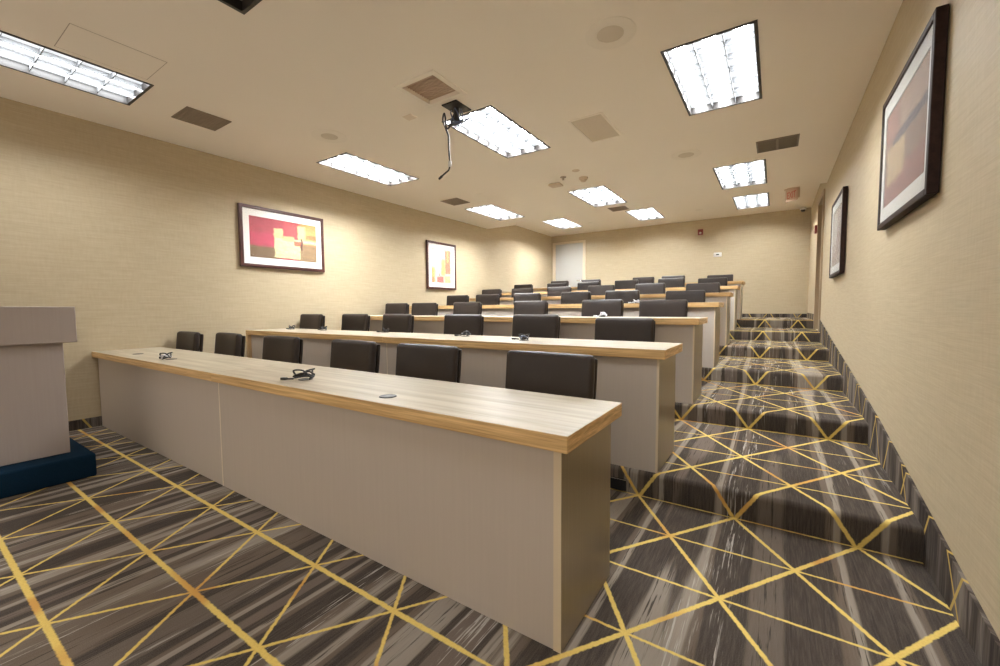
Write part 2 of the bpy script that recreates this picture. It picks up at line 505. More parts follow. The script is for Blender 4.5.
ceiling_slab('ceiling_back', XL, XR, YS, YB, H2, [hole(l) for l in LIGHTS if l[2] == H2])
bm = bmesh.new(); box(bm, XL, YS - 0.02, H + 0.03, XR, YS, H2)
struct('trim_1', bm, MC)

# ceiling light: black rim, white pan, glowing lens, aluminium louver
def make_light(on, label, loc):
    t = thing('ceiling_light', label, 'ceiling light', loc, 0, 'recessed ceiling lights')
    w, l = LW / 2 - 0.001, LL / 2 - 0.001
    rim, dpt = 0.021, 0.056
    bm = bmesh.new()
    box(bm, -w, -l, -0.004, -w + rim, l, dpt); box(bm, w - rim, -l, -0.004, w, l, dpt)
    box(bm, -w + rim, -l, -0.004, w - rim, -l + rim, dpt); box(bm, -w + rim, l - rim, -0.004, w - rim, l, dpt)
    finish('frame', bm, MFRAMEB, t)
    bm = bmesh.new(); box(bm, -w, -l, dpt + 0.012, w, l, dpt + 0.05); finish('housing', bm, MPAN, t)
    bm = bmesh.new()
    z = dpt + 0.002
    quad(bm, [(-w + .002, -l + .002, z), (w - .002, -l + .002, z), (w - .002, l - .002, z), (-w + .002, l - .002, z)], [(0, 0), (1, 0), (1, 1), (0, 1)])
    r = bmesh.ops.extrude_face_region(bm, geom=bm.faces[:])
    for v in [g for g in r['geom'] if isinstance(g, bmesh.types.BMVert)]: v.co.z += 0.008
    finish('diffuser', bm, on or MOFF, t)
    bm = bmesh.new()
    iw, il = w - rim, l - rim
    for i in (1, 2):
        x = -iw + 2 * iw * i / 3; box(bm, x - 0.0024, -il, 0.012, x + 0.0024, il, dpt - 0.004)
    for i in range(1, 6):
        y = -il + 2 * il * i / 6; box(bm, -iw, y - 0.0024, 0.012, iw, y + 0.0024, dpt - 0.004)
    finish('louver', bm, MALU, t)
    return t
first = {}                       # one light of each glow is built, the others copy it
for (x, y, z, on, lab) in LIGHTS:
    g = MOFF if not on else MGLOWA if (x < -4 and y < 2) else MGLOWW if y < 2 else MGLOWL if x < -4 else MGLOWR if x > -1 else MGLOW
    if g.name in first:
        o = copy_tree(first[g.name]); o.location = (x, y, z); o['label'] = lab
    else:
        first[g.name] = make_light(g, lab, (x, y, z))

# ------------------------------------------------------------------ other ceiling fittings
def flat_vent(name, label, x0, y0, x1, y1, z, mat, frame=0.018, slats=0, along='x', divider=False, fmat=None, cat='vent'):
    cx, cy_ = (x0 + x1) / 2, (y0 + y1) / 2
    t = thing(name, label, cat, (cx, cy_, z))
    w, l = (x1 - x0) / 2, (y1 - y0) / 2
    f = frame
    bm = bmesh.new()
    box(bm, -w, -l, -0.008, -w + f, l, 0); box(bm, w - f, -l, -0.008, w, l, 0)
    box(bm, -w + f, -l, -0.008, w - f, -l + f, 0); box(bm, -w + f, l - f, -0.008, w - f, l, 0)
    finish('frame', bm, fmat or mat, t)
    bm = bmesh.new(); box(bm, -w + f, -l + f, -0.003, w - f, l - f, 0)
    finish('panel', bm, mat, t)
    if slats:
        bm = bmesh.new()
        for i in range(slats):
            if along == 'x':
                y = -l + f + (2 * l - 2 * f) * (i + 0.5) / slats; box(bm, -w + f, y - 0.004, -0.007, w - f, y + 0.004, -0.003)
            else:
                x = -w + f + (2 * w - 2 * f) * (i + 0.5) / slats; box(bm, x - 0.004, -l + f, -0.007, x + 0.004, l - f, -0.003)
        finish('slats', bm, mat, t)
    if divider:
        bm = bmesh.new(); box(bm, -0.012, -l + f, -0.0085, 0.012, l - f, -0.003); finish('divider', bm, fmat or mat, t)
    return t
flat_vent('air_vent', 'plain brown flush vent on the ceiling nearest the long left light', -4.775, 1.635, -4.42, 2.0, H, MVTAN, 0.012, 14)
flat_vent('air_vent', 'dark divided air vent on the ceiling close to the right wall', -0.226, 5.48, 0.168, 5.866, H, MVDARK, 0.016, 12, 'x', True, plain('vent_rim', (0.20, 0.16, 0.115), 0.5))
flat_vent('air_vent', 'brown flush vent on the ceiling above the second left wall picture', -4.755, 5.37, -4.40, 5.73, H, MVTAN, 0.012, 14)
flat_vent('air_vent', 'small brown vent between two lit lights near the ceiling step', -2.60, 7.50, -2.29, 7.80, H, MVTAN, 0.012, 12)
flat_vent('ceiling_speaker', 'square grey flush ceiling grille with pale rim, right of the projector light', -1.735, 3.83, -1.39, 4.46, H, MGRILLE, 0.022, 22, 'x', False, MTRIMC, cat='ceiling grille')
# framed return grille with a sunken panel
t = thing('return_grille', 'square ceiling return grille with a sunken panel next to the projector mount', 'vent', ((RET[0] + RET[2]) / 2, (RET[1] + RET[3]) / 2, H))
w, l = (RET[2] - RET[0]) / 2, (RET[3] - RET[1]) / 2
bm = bmesh.new(); o_ = 0.045
box(bm, -w - o_, -l - o_, -0.008, -w, l + o_, 0); box(bm, w, -l - o_, -0.008, w + o_, l + o_, 0)
box(bm, -w, -l - o_, -0.008, w, -l, 0); box(bm, -w, l, -0.008, w, l + o_, 0)
finish('frame', bm, MTRIMC, t)
bm = bmesh.new(); box(bm, -w + .001, -l + .001, 0.026, w - .001, l - .001, 0.034); finish('panel', bm, MRET, t)
bm = bmesh.new()
for i in range(12):
    y = -l + 2 * l * (i + 0.5) / 12; box(bm, -w + .002, y - 0.003, 0.020, w - .002, y + 0.003, 0.026)
finish('slats', bm, MRET, t)

def round_speaker(label, x, y, r_out, r_in):
    t = thing('round_speaker', label, 'ceiling speaker', (x, y, H))
    bm = bmesh.new(); lathe(bm, [(r_in, 0), (r_in, -0.004), (r_in + 0.02, -0.007), (r_out - 0.02, -0.007), (r_out, -0.003), (r_out, 0)], 40)
    finish('trim_ring', bm, MTRIMC, t, True)
    bm = bmesh.new(); lathe(bm, [(0, -0.007), (r_in * 0.7, -0.0065), (r_in - 0.001, -0.003), (r_in - 0.001, 0)], 40)
    finish('grille', bm, MGRILLE, t, True)
round_speaker('large round flush speaker on the ceiling left of the biggest light', -0.963, 2.80, 0.165, 0.088)
round_speaker('round ceiling speaker between the square grille and the divided vent', -0.935, 5.455, 0.168, 0.088)
round_speaker('round ceiling speaker near the left wall, beyond the plain brown vent', -3.955, 2.74, 0.178, 0.085)

def disc(label, x, y, z, r, prof=None, name='sprinkler_cap', cat='sprinkler', mat=None):
    bm = bmesh.new(); lathe(bm, prof or [(0, -0.010), (r * 0.75, -0.010), (r, -0.004), (r, 0)], 24)
    o = finish(name, bm, mat or MTRIMC, None, True, (x, y, z))
    return tag(o, label, cat)
disc('small flat sprinkler cap in front of the two smoke detectors', -2.25, 5.23, H, 0.05, mat=MDEVICE)
disc('flat sprinkler cap on the ceiling near the left lights and brown vent', -3.97, 5.39, H, 0.05)
disc('tiny flat cap on the back bay ceiling near the white door', -3.86, 9.88, H2, 0.06)
disc('flat cap on the back bay ceiling in front of the red strobe', -1.42, 9.95, H2, 0.08)
# smoke detector with a lower nose
t = thing('smoke_detector', 'round beige smoke detector with a stepped nose, just before the middle light', 'smoke detector', (-2.28, 5.57, H))
bm = bmesh.new(); lathe(bm, [(0.062, 0), (0.062, -0.018), (0.055, -0.026), (0.040, -0.030), (0, -0.030)], 28); finish('base', bm, MDEVICE, t, True)
bm = bmesh.new(); lathe(bm, [(0.042, -0.030), (0.040, -0.046), (0.028, -0.056), (0, -0.060)], 28); finish('sensor', bm, MDEVICE, t, True)
t = thing('pendent_sprinkler', 'small cone shaped sprinkler between the flat box and smoke detector', 'sprinkler', (-2.506, 5.388, H))
bm = bmesh.new(); lathe(bm, [(0.042, 0), (0.040, -0.006), (0.016, -0.018), (0.010, -0.034), (0, -0.034)], 20); finish('escutcheon', bm, MVTAN, t, True)
bm = bmesh.new(); lathe(bm, [(0, -0.034), (0.018, -0.036), (0.018, -0.039), (0, -0.040)], 16); finish('deflector', bm, MVTAN, t, True)
t = thing('access_point', 'flat rectangular box on the ceiling beside the cone sprinkler', 'wireless box', (-2.73, 5.62, H))
bm = bmesh.new(); box(bm, -0.09, -0.075, -0.034, 0.09, 0.075, -0.006, 0.012, 3); finish('cover', bm, MDEVICE, t, True)
bm = bmesh.new(); box(bm, -0.075, -0.06, -0.006, 0.075, 0.06, 0); finish('mounting_plate', bm, MVDARK, t)
bm = bmesh.new(); box(bm, -0.055, -0.045, -0.008, 0.055, 0.045, 0, 0.003, 2)
tag(finish('blank_plate', bm, plain('plate_tan', (0.78, 0.66, 0.54), 0.5), None, False, (-2.935, 2.90, H)), 'small blank square plate on the ceiling left of the return grille', 'plate')
# access hatch at the upper left: a thin frame line round a painted panel
t = thing('access_hatch', 'painted access hatch outline on the ceiling beside the long left light', 'access hatch', (-3.97, 1.03, H))
bm = bmesh.new(); box(bm, -0.20, -0.25, -0.002, 0.20, 0.25, 0); finish('panel', bm, MC, t)
bm = bmesh.new(); g = 0.004
box(bm, -0.20 - g, -0.25 - g, -0.0015, -0.20, 0.25 + g, 0); box(bm, 0.20, -0.25 - g, -0.0015, 0.20 + g, 0.25 + g, 0)
box(bm, -0.20, -0.25 - g, -0.0015, 0.20, -0.25, 0); box(bm, -0.20, 0.25, -0.0015, 0.20, 0.25 + g, 0)
finish('seam', bm, MSEAM, t)

# projector mount and its dangling cables
t = thing('projector_mount', 'black projector ceiling mount plate and post without a projector', 'projector mount', (-2.445, 3.0, H))
bm = bmesh.new(); box(bm, -0.085, -0.11, -0.012, 0.085, 0.11, 0, 0.003, 1); finish('ceiling_plate', bm, MDKMET, t)
bm = bmesh.new(); cyl(bm, (0, 0, -0.012), (0, 0, -0.125), 0.024, seg=20); finish('post', bm, MBLACKP, t, True)
bm = bmesh.new(); cyl(bm, (0, 0, -0.105), (0, 0, -0.135), 0.034, seg=20); box(bm, -0.10, -0.016, -0.15, 0.03, 0.016, -0.135, 0.003, 1)
finish('bracket', bm, MBLACKP, t, True)
mx, my = -2.445, 3.0
t = thing('dangling_cable', 'black cable with a white connector hanging from the projector mount', 'cable', (mx - 0.10, my, H))
bm = bmesh.new(); tube(bm, [(0.06, 0.02, -0.03), (0.03, 0, -0.14), (-0.02, 0, -0.16), (-0.035, 0, -0.06), (-0.05, 0, -0.02), (-0.065, 0, -0.08), (-0.02, 0, -0.185), (0.0, 0, -0.24), (0.004, 0, -0.36), (0.014, 0, -0.47)], 0.0085)
finish('cord', bm, MCORD, t, True)
bm = bmesh.new(); cyl(bm, (0.014, 0, -0.465), (0.012, 0, -0.515), 0.015, seg=12); finish('white_connector', bm, MCORDW, t, True)
bm = bmesh.new(); tube(bm, [(0.012, 0, -0.51), (-0.004, 0, -0.54), (-0.05, 0, -0.562), (-0.09, 0, -0.582)], 0.008); finish('cord_end', bm, MCORD, t, True)
bm = bmesh.new(); cyl(bm, (-0.086, 0, -0.580), (-0.122, 0, -0.600), 0.012, 0.010, seg=12); finish('plug', bm, MBLACKP, t, True)
t = thing('cable_bundle', 'coiled blue grey cables bunched around the projector mount post', 'cable', (mx, my, H))
bm = bmesh.new()
for i in range(5):
    a = i * 1.25
    tube(bm, [(0.05 * math.cos(a), 0.045 * math.sin(a), -0.03), (0.055 * math.cos(a + .6), 0.06 * math.sin(a + .6), -0.08), (0.045 * math.cos(a + 1.5), 0.05 * math.sin(a + 1.5), -0.15), (0.03 + 0.02 * i, -0.02 + 0.012 * i, -0.165 + 0.012 * i), (0.06 + 0.008 * i, 0.01 * i, -0.12)], 0.0055, 7)
finish('cords', bm, MCORDB, t, True)

# ------------------------------------------------------------------ wall base strips
def strip_poly(name, pts, axis_x, th=0.012):
    """side strip: polygon in (y, z) on a wall at x = axis_x"""
    bm = bmesh.new()
    f = bm.faces.new([bm.verts.new((axis_x, y, z)) for y, z in pts])
    r = bmesh.ops.extrude_face_region(bm, geom=[f])
    sgn = -1 if axis_x > 0 else 1
    for v in [g_ for g_ in r['geom'] if isinstance(g_, bmesh.types.BMVert)]: v.co.x += sgn * th
    bmesh.ops.triangulate(bm, faces=[f_ for f_ in bm.faces if len(f_.verts) > 4])
    return struct(name, bm, MSTRIP)
def stair_pts(top, y_end):
    pts = list(top)
    low = [(y_end, row_z(7))] if y_end > row_y(7) else []
    for k in range(7, 1, -1):
        ys = row_y(k) + 0.026
        low += [(ys + 0.02, row_z(k)), (ys + 0.02, row_z(k - 1))]
    low.append((YF, 0.0))
    return pts + low
TOPLINE = [(YF, 0.10), (1.45, 0.10), (1.80, 0.132), (2.65, 0.261), (3.56, 0.395), (4.90, 0.559), (6.63, 0.755), (8.04, 0.930)]
top_r = TOPLINE
pts = list(top_r) + [(8.04, row_z(6))]
for k in range(6, 1, -1):
    ys = row_y(k) + 0.046
    pts += [(ys, row_z(k)), (ys, row_z(k - 1))]
pts.append((YF, 0.0))
strip_poly('baseboard_right', pts, XR)
strip_poly('trim_2', [(9.04, row_z(6)), (9.04, 1.0), (YB, 1.0), (YB, row_z(7)), (row_y(7) + 0.05, row_z(7)), (row_y(7) + 0.05, row_z(6))], XR)
ptl = [(YF, 0.095), (1.6, 0.095), (2.5, 0.25)] + [(row_y(k) + 0.026, row_z(k) + 0.10) for k in range(3, 8)] + [(YB, row_z(7) + 0.095), (YB, row_z(7))]
for k in range(7, 1, -1):
    ys = row_y(k) + 0.046
    ptl += [(ys, row_z(k)), (ys, row_z(k - 1))]
ptl.append((YF, 0.0))
strip_poly('baseboard_left', ptl, XL)
bm = bmesh.new(); box(bm, -4.46, YB - 0.012, row_z(7), XR - 0.012, YB, row_z(7) + 0.085)
struct('baseboard_back', bm, MSTRIP)

# ------------------------------------------------------------------ doors
bm = bmesh.new(); fz = row_z(7)
box(bm, D1X0 - 0.06, YB - 0.018, fz, D1X0 + 0.015, YB + 0.05, D1Z + 0.04)
box(bm, D1X1 - 0.015, YB - 0.018, fz, D1X1 + 0.06, YB + 0.05, D1Z + 0.04)
box(bm, D1X0 + 0.015, YB - 0.018, D1Z - 0.015, D1X1 - 0.015, YB + 0.05, D1Z + 0.04)
struct('trim_3', bm, MDOORF)
bm = bmesh.new(); box(bm, D1X0 + 0.017, YB + 0.03, fz + 0.008, D1X1 - 0.017, YB + 0.075, D1Z - 0.017)
d1 = struct('door_1', bm, MDOOR)
bm = bmesh.new()
hx, hz = D1X1 - 0.075, fz + 1.02
cyl(bm, (hx, YB + 0.03, hz), (hx, YB + 0.018, hz), 0.028, seg=18); cyl(bm, (hx, YB + 0.02, hz), (hx, YB - 0.035, hz), 0.010, seg=12)
box(bm, hx - 0.12, YB - 0.045, hz - 0.010, hx + 0.012, YB - 0.028, hz + 0.010, 0.004, 2)
finish('door_handle', bm, MCHROME, d1, True)
bm = bmesh.new(); fz = row_z(6)
box(bm, XR - 0.020, D2Y0 - 0.06, fz, XR + 0.10, D2Y0 + 0.015, D2Z + 0.05)
box(bm, XR - 0.020, D2Y1 - 0.015, fz, XR + 0.10, D2Y1 + 0.06, D2Z + 0.05)
box(bm, XR - 0.020, D2Y0 + 0.015, D2Z - 0.015, XR + 0.10, D2Y1 - 0.015, D2Z + 0.05)
struct('trim_4', bm, MCASE)
bm = bmesh.new(); box(bm, XR + 0.04, D2Y0 + 0.017, fz + 0.008, XR + 0.085, D2Y1 - 0.017, D2Z - 0.017)
struct('door_2', bm, MDOORB)

# ------------------------------------------------------------------ things on the back walls
t = thing('fire_alarm_strobe', 'dark red square fire alarm strobe high on the back wall', 'fire alarm', (-1.545, YB, 2.935))
bm = bmesh.new(); box(bm, -0.058, -0.035, -0.068, 0.058, 0, 0.068, 0.006, 2); finish('body', bm, MRED, t, True)
bm = bmesh.new(); lathe(bm, [(0.024, 0), (0.021, 0.012), (0.012, 0.02), (0, 0.022)], 20)
bmesh.ops.rotate(bm, verts=bm.verts, cent=(0, 0, 0), matrix=Matrix.Rotation(math.radians(90), 3, 'X')); bmesh.ops.translate(bm, verts=bm.verts, vec=(0, -0.035, -0.022))
finish('lens', bm, MWHITE, t, True)
t = thing('thermostat', 'white oval thermostat with dark display on the back wall', 'thermostat', (-1.165, YB, 2.37))
bm = bmesh.new(); box(bm, -0.085, -0.028, -0.05, 0.085, 0, 0.05, 0.013, 4); finish('body', bm, MWHITE, t, True)
bm = bmesh.new(); box(bm, -0.032, -0.031, -0.012, 0.032, -0.027, 0.016, 0.001, 1); finish('display', bm, MBLACKP, t)
t = thing('security_camera', 'small white security camera under the ceiling in the back right corner', 'security camera', (0.44, YB - 0.09, H2))
bm = bmesh.new(); lathe(bm, [(0.055, 0), (0.058, -0.03), (0.052, -0.045), (0, -0.045)], 24); finish('base', bm, MWHITE, t, True)
bm = bmesh.new(); lathe(bm, [(0.042, -0.045), (0.040, -0.062), (0.026, -0.082), (0, -0.088)], 24); finish('dome', bm, MBLACKP, t, True)
t = thing('pull_station', 'small red fire alarm on the right wall behind the side door', 'fire alarm', (XR, 9.35, 2.50))
bm = bmesh.new(); box(bm, -0.035, -0.055, -0.07, 0, 0.055, 0.07, 0.006, 2); finish('body', bm, MRED, t, True)
bm = bmesh.new(); box(bm, -0.045, -0.03, -0.02, -0.034, 0.03, 0.015, 0.003, 2); finish('lens', bm, MWHITE, t, True)
# exit sign hanging below the back bay ceiling
t = thing('exit_sign', 'hanging exit sign with red letters below the back right ceiling', 'exit sign', (0.19, 9.05, H2), math.radians(-48))
bm = bmesh.new(); box(bm, -0.13, -0.035, -0.03, 0.13, 0.035, 0, 0.006, 2); finish('canopy', bm, MDEVICE, t, True)
bm = bmesh.new(); box(bm, -0.125, -0.004, -0.235, 0.125, 0.004, -0.03); finish('panel', bm, MSIGN, t)
cu = bpy.data.curves.new('exit_text', 'FONT'); cu.body = 'EXIT'; cu.size = 0.125; cu.extrude = 0.001; cu.align_x = 'CENTER'; cu.align_y = 'CENTER'
to = bpy.data.objects.new('exit_text', cu); COL.objects.link(to)
bpy.context.view_layer.update()
me = bpy.data.meshes.new_from_object(to.evaluated_get(bpy.context.evaluated_depsgraph_get()))
bpy.data.objects.remove(to); bpy.data.curves.remove(cu)
me.materials.clear(); me.materials.append(MSIGNR)
lt = bpy.data.objects.new('lettering', me); COL.objects.link(lt); lt.parent = t
lt.location = (0, -0.006, -0.135); lt.rotation_euler = (math.radians(90), 0, 0); lt.scale = (0.72, 1.35, 1)
bm = bmesh.new(); box(bm, 0.05, 0.02, -0.20, 0.135, 0.034, -0.03); finish('back_plate', bm, MDEVICE, t)

# ------------------------------------------------------------------ pictures
def picture(label, wall, y0, y1, z0, z1, fmat, art, mats_w, fr=0.034, depth=0.036):
    """a framed picture on the left (wall=-1) or right (wall=+1) wall"""
    W, Hh = (y1 - y0), (z1 - z0)
    x = XL if wall < 0 else XR
    rz = math.radians(90) if wall < 0 else math.radians(-90)     # local -y looks into the room
    t = thing('picture', label, 'picture', (x, (y0 + y1) / 2, (z0 + z1) / 2), rz)
    w, h = W / 2, Hh / 2
    b0, b1 = -0.004, -0.004 - depth
    bm = bmesh.new()
    box(bm, -w, b1, -h, -w + fr, b0, h, 0.004, 2); box(bm, w - fr, b1, -h, w, b0, h, 0.004, 2)
    box(bm, -w + fr - .002, b1, -h, w - fr + .002, b0, -h + fr, 0.004, 2); box(bm, -w + fr - .002, b1, h - fr, w - fr + .002, b0, h, 0.004, 2)
    finish('frame', bm, fmat, t)
    iw, ih = w - fr, h - fr
    mw, mh = mats_w
    bm = bmesh.new()
    yb, yf = b1 + 0.017, b1 + 0.009
    box(bm, -iw, yf, -ih, -iw + mw, yb, ih); box(bm, iw - mw, yf, -ih, iw, yb, ih)
    box(bm, -iw + mw, yf, -ih, iw - mw, yb, -ih + mh); box(bm, -iw + mw, yf, ih - mh, iw - mw, yb, ih)
    finish('mat', bm, MMAT if wall < 0 else MMAT2, t)
    bm = bmesh.new()
    aw, ah, ya = iw - mw, ih - mh, b1 + 0.013
    quad(bm, [(-aw, ya, -ah), (aw, ya, -ah), (aw, ya, ah), (-aw, ya, ah)], [(0, 0), (1, 0), (1, 1), (0, 1)])
    r = bmesh.ops.extrude_face_region(bm, geom=bm.faces[:])
    for v in [g_ for g_ in r['geom'] if isinstance(g_, bmesh.types.BMVert)]: v.co.y += 0.003
    finish('artwork', bm, art, t)
    bm = bmesh.new(); box(bm, -iw + .0005, b1 + 0.003, -ih + .0005, iw - .0005, b1 + 0.006, ih - .0005)
    finish('glass', bm, MGLASS, t)
    return t
A1 = artwork('abstract_crimson', (0.36, 0.05, 0.065), [
    (-.2, -.2, .40, .30, .05, (0.17, 0.115, 0.05)), (-.2, .30, .36, .62, .05, (0.46, 0.045, 0.085)), (.50, .62, .74, .98, .04, (0.50, 0.07, 0.07)),
    (.70, -.2, 1.2, .45, .05, (0.26, 0.17, 0.075)), (.74, .45, 1.2, 1.2, .05, (0.60, 0.33, 0.10)), (.78, .60, 1.2, .72, .03, (0.52, 0.16, 0.05)), (.70, .48, 1.2, .56, .03, (0.62, 0.50, 0.34)),
    (.345, .04, .735, .56, .012, (0.74, 0.66, 0.33)), (.345, .56, .46, .78, .015, (0.72, 0.58, 0.26)), (.46, .50, .64, .62, .02, (0.66, 0.44, 0.20)),
    (.71, .55, .82, .93, .018, (0.76, 0.62, 0.26)), (.64, .40, .76, .52, .012, (0.40, 0.08, 0.04)), (.74, .30, .77, .60, .006, (0.10, 0.03, 0.02))])
A2 = artwork('abstract_yellow', (0.62, 0.58, 0.44), [
    (.0, .0, .16, .45, .05, (0.58, 0.36, 0.09)), (.16, .45, .48, 1.2, .08, (0.66, 0.66, 0.56)), (.46, .2, .66, .70, .05, (0.72, 0.60, 0.12)),
    (.66, .28, .92, .97, .03, (0.42, 0.12, 0.06)), (.74, .60, .84, .97, .03, (0.58, 0.28, 0.10)), (.26, .0, .58, .19, .03, (0.62, 0.10, 0.09)),
    (.62, .0, .92, .22, .04, (0.36, 0.36, 0.16)), (-.1, .0, .12, .16, .03, (0.5, 0.22, 0.1)), (.34, .20, .42, .28, .02, (0.30, 0.30, 0.26))])
A3 = artwork('abstract_brown', (0.136, 0.065, 0.028), [
    (-.2, -.2, 1.2, .30, .06, (0.161, 0.046, 0.020)), (.06, .22, .52, .62, .05, (0.260, 0.167, 0.062)), (.40, .66, 1.2, 1.2, .05, (0.186, 0.102, 0.053)),
    (.20, .58, 1.2, .68, .025, (0.046, 0.026, 0.019)), (.0, .66, .34, 1.2, .08, (0.174, 0.062, 0.031))])
A4 = artwork('abstract_pale', (0.211, 0.155, 0.099), [
    (.1, .4, .5, .95, .05, (0.260, 0.211, 0.149)), (.5, .2, .9, .7, .05, (0.161, 0.093, 0.056)), (.0, .0, .6, .25, .05, (0.186, 0.112, 0.062))])
picture('large framed red and yellow abstract picture on the left wall', -1, 2.52, 3.66, 1.675, 2.442, MMAHOG, A1, (0.075, 0.085), 0.042)
picture('smaller upright framed yellow and white abstract on the left wall', -1, 5.805, 6.657, 1.515, 2.432, MMAHOG, A2, (0.085, 0.085), 0.042)
picture('large dark framed brown picture on the right wall', 1, 2.585, 3.645, 1.622, 2.412, MDARKWOOD, A3, (0.06, 0.085), 0.034, 0.042)
picture('farther dark framed pale picture on the right wall near the side door', 1, 5.49, 6.49, 1.475, 2.345, MDARKWOOD, A4, (0.06, 0.085), 0.034, 0.042)

# ------------------------------------------------------------------ lectern on its carpeted platform (left edge)
bm = bmesh.new(); box(bm, -5.05, -0.35, 0, -3.86, 0.79, 0.158, 0.014, 3)
tag(finish('podium_platform', bm, MNAVY, None, True), 'low navy carpeted platform on the floor under the grey lectern', 'platform')
t = thing('lectern', 'grey laminate lectern on the navy carpeted platform, at the left edge', 'lectern', (-4.36, 0.30, 0.158))
bm = bmesh.new(); box(bm, -0.325, -0.385, 0, 0.325, 0.398, 0.762, 0.003, 1); finish('body', bm, MPOD, t)
bm = bmesh.new()
x0, x1, ya, yb = -0.40, 0.374, -0.455, 0.459
box(bm, x0, ya, 0.762, x1, yb, 1.005, 0.003, 1); finish('head_box', bm, MPOD, t)

# ------------------------------------------------------------------ desks
ORD = ['first', 'second', 'third', 'fourth', 'fifth', 'sixth', 'seventh']
ROWN = {1: 'front row', 2: 'second row', 3: 'third row', 4: 'fourth row', 5: 'fifth row', 6: 'sixth row', 7: 'back row'}
def make_desk(k, side):
    y, z = row_y(k), row_z(k)
    XJ = -2.945 if k == 1 else globals()['XJ']
    xr = XD - (0.012 if k == 3 else 0.0)
    if side == 'right': x0, x1 = XJ + 0.0015, xr
    else: x0, x1 = (XL + 0.004 if k == 1 else XDL), XJ - 0.0015
    lab = {('left', 1): 'front row wood-top desk running to the left wall by the lectern',
           ('right', 1): 'nearest wood-top desk, right half of the front row beside the steps'}.get((side, k)) or \
          'wood-top grey desk, %s half of the %s' % (side, ROWN[k])
    cx = (x0 + x1) / 2
    t = thing('desk', lab, 'desk', (cx, y, z), 0, 'tiered rows of desks')
    hw = (x1 - x0) / 2
    bm = bmesh.new(); box(bm, -hw, 0, TOP - SLAB, hw, DEP, TOP, 0.003, 2)
    bm.normal_update()
    for f in bm.faces: f.material_index = 0 if f.normal.z > 0.5 else 1
    finish('desktop', bm, [MTOP, MEDGE], t)
    ox_l, ox_r = (0.0 if side == 'right' else (0.004 if k == 1 else 0.0)), (OV if side == 'right' else 0.0)
    th = 0.028 if k == 1 else 0.014
    b0, b1 = OV, DEP - 0.025
    zt = TOP - SLAB
    # end panels
    if side == 'right':
        bm = bmesh.new(); box(bm, hw - OV - th, b0 + 0.002, 0, hw - OV, b1, zt, 0.002, 1); e = finish('end_panel', bm, MEND, t)
        bm = bmesh.new(); box(bm, hw - OV - th, b0, 0, hw - OV - 0.0005, b0 + 0.002, zt); finish('edge_band', bm, MBAND, t)
        bm = bmesh.new(); box(bm, -hw, b0 + 0.02, 0, -hw + th, b1, zt); finish('end_panel', bm, MEND, t)
        bm = bmesh.new(); box(bm, -hw, b0 + 0.001, 0, -hw + 0.009, b0 + 0.02, zt); finish('edge_band', bm, MBAND2, t)
        px0, px1 = -hw + 0.009, hw - OV - th
    else:
        if k == 1:
            bm = bmesh.new(); box(bm, -hw + 0.004, b0 + 0.02, 0, -hw + 0.004 + th, 0.24, zt); finish('end_panel', bm, MEND, t)
            px0 = -hw + 0.004
        else:
            bm = bmesh.new(); box(bm, -hw, 0.002, 0, -hw + 0.045, 0.30, zt, 0.002, 1); finish('end_panel', bm, MOAK, t)['label'] = 'oak end panel'
            px0 = -hw + 0.045
        bm = bmesh.new(); box(bm, hw - th, b0 + 0.02, 0, hw, b1, zt); finish('end_panel', bm, MEND, t)
        px1 = hw - 0.001
    bm = bmesh.new(); box(bm, px0, b0 + 0.003, 0, px1, b0 + 0.0195, zt); finish('front_panel', bm, MPANEL, t)
    return t
desks = {}
for k in range(1, 8):
    for s in ('left', 'right'): desks[k, s] = make_desk(k, s)

# cable grommets let into the desktops
def grommet(k, side, x, y):
    d = desks[k, side]
    bm = bmesh.new(); lathe(bm, [(0.0, 0.001), (0.022, 0.001), (0.030, 0.0035), (0.036, 0.0035), (0.040, 0.0)], 24)
    o = finish('cable_grommet', bm, MBLACKP, d, True)
    o.location = (x - d.location.x, y - d.location.y, TOP + 0.0003)
    return o
for (k, s, x, y) in [(1, 'left', -4.80, 1.30), (1, 'left', -4.04, 1.30), (1, 'right', -2.19, 1.32), (1, 'right', -1.437, 1.253),
                     (2, 'left', -4.97, 2.833), (2, 'left', -4.37, 2.875), (2, 'left', -3.37, 2.925), (2, 'right', -2.25, 2.845), (2, 'right', -1.585, 2.72),
                     (3, 'right', -1.48, 4.16), (4, 'right', -1.49, 5.42)]:
    grommet(k, s, x, y)

# cord tangles lying by the grommets
def cord_bundle(k, x, y, s, label, pale=False, seed=0, second=None):
    rnd = random.Random(seed)
    t = thing('cord_bundle', label, 'cord', (x, y, row_z(k) + TOP + 0.004), rnd.uniform(-0.4, 0.4), 'cord tangles on the desks')
    m = MCORDW if pale else MCORD
    for j in range(3):
        bm = bmesh.new()
        a0 = rnd.uniform(0, 6.28)
        pts_ = []
        for i in range(7):
            a = a0 + i * 1.15
            rr = s * (0.75 + 0.25 * math.sin(i * 2.1 + j))
            zz = 0.005 + s * (0.28 + 0.33 * j) * abs(math.sin(i * 0.95 + j * 0.7))
            pts_.append((rr * math.cos(a) * 1.1, rr * 0.8 * math.sin(a), zz))
        tube(bm, pts_, 0.0048, 7, 5)
        finish('cord', bm, m if j != 1 or second is None else second, t, True)
    bm = bmesh.new(); tube(bm, [(-s * 0.8, -s * 0.5, 0.006), (-s * 1.2, -s * 0.62, 0.006), (-s * 1.5, -s * 0.7, 0.006)], 0.0045, 7, 5); finish('cord_tail', bm, m, t, True)
    bm = bmesh.new(); box(bm, -s * 1.5 - 0.03, -s * 0.7 - 0.010, 0, -s * 1.5 + 0.005, -s * 0.7 + 0.010, 0.014, 0.003, 2); finish('plug', bm, MBLACKP if not pale else MCORDW, t, True)
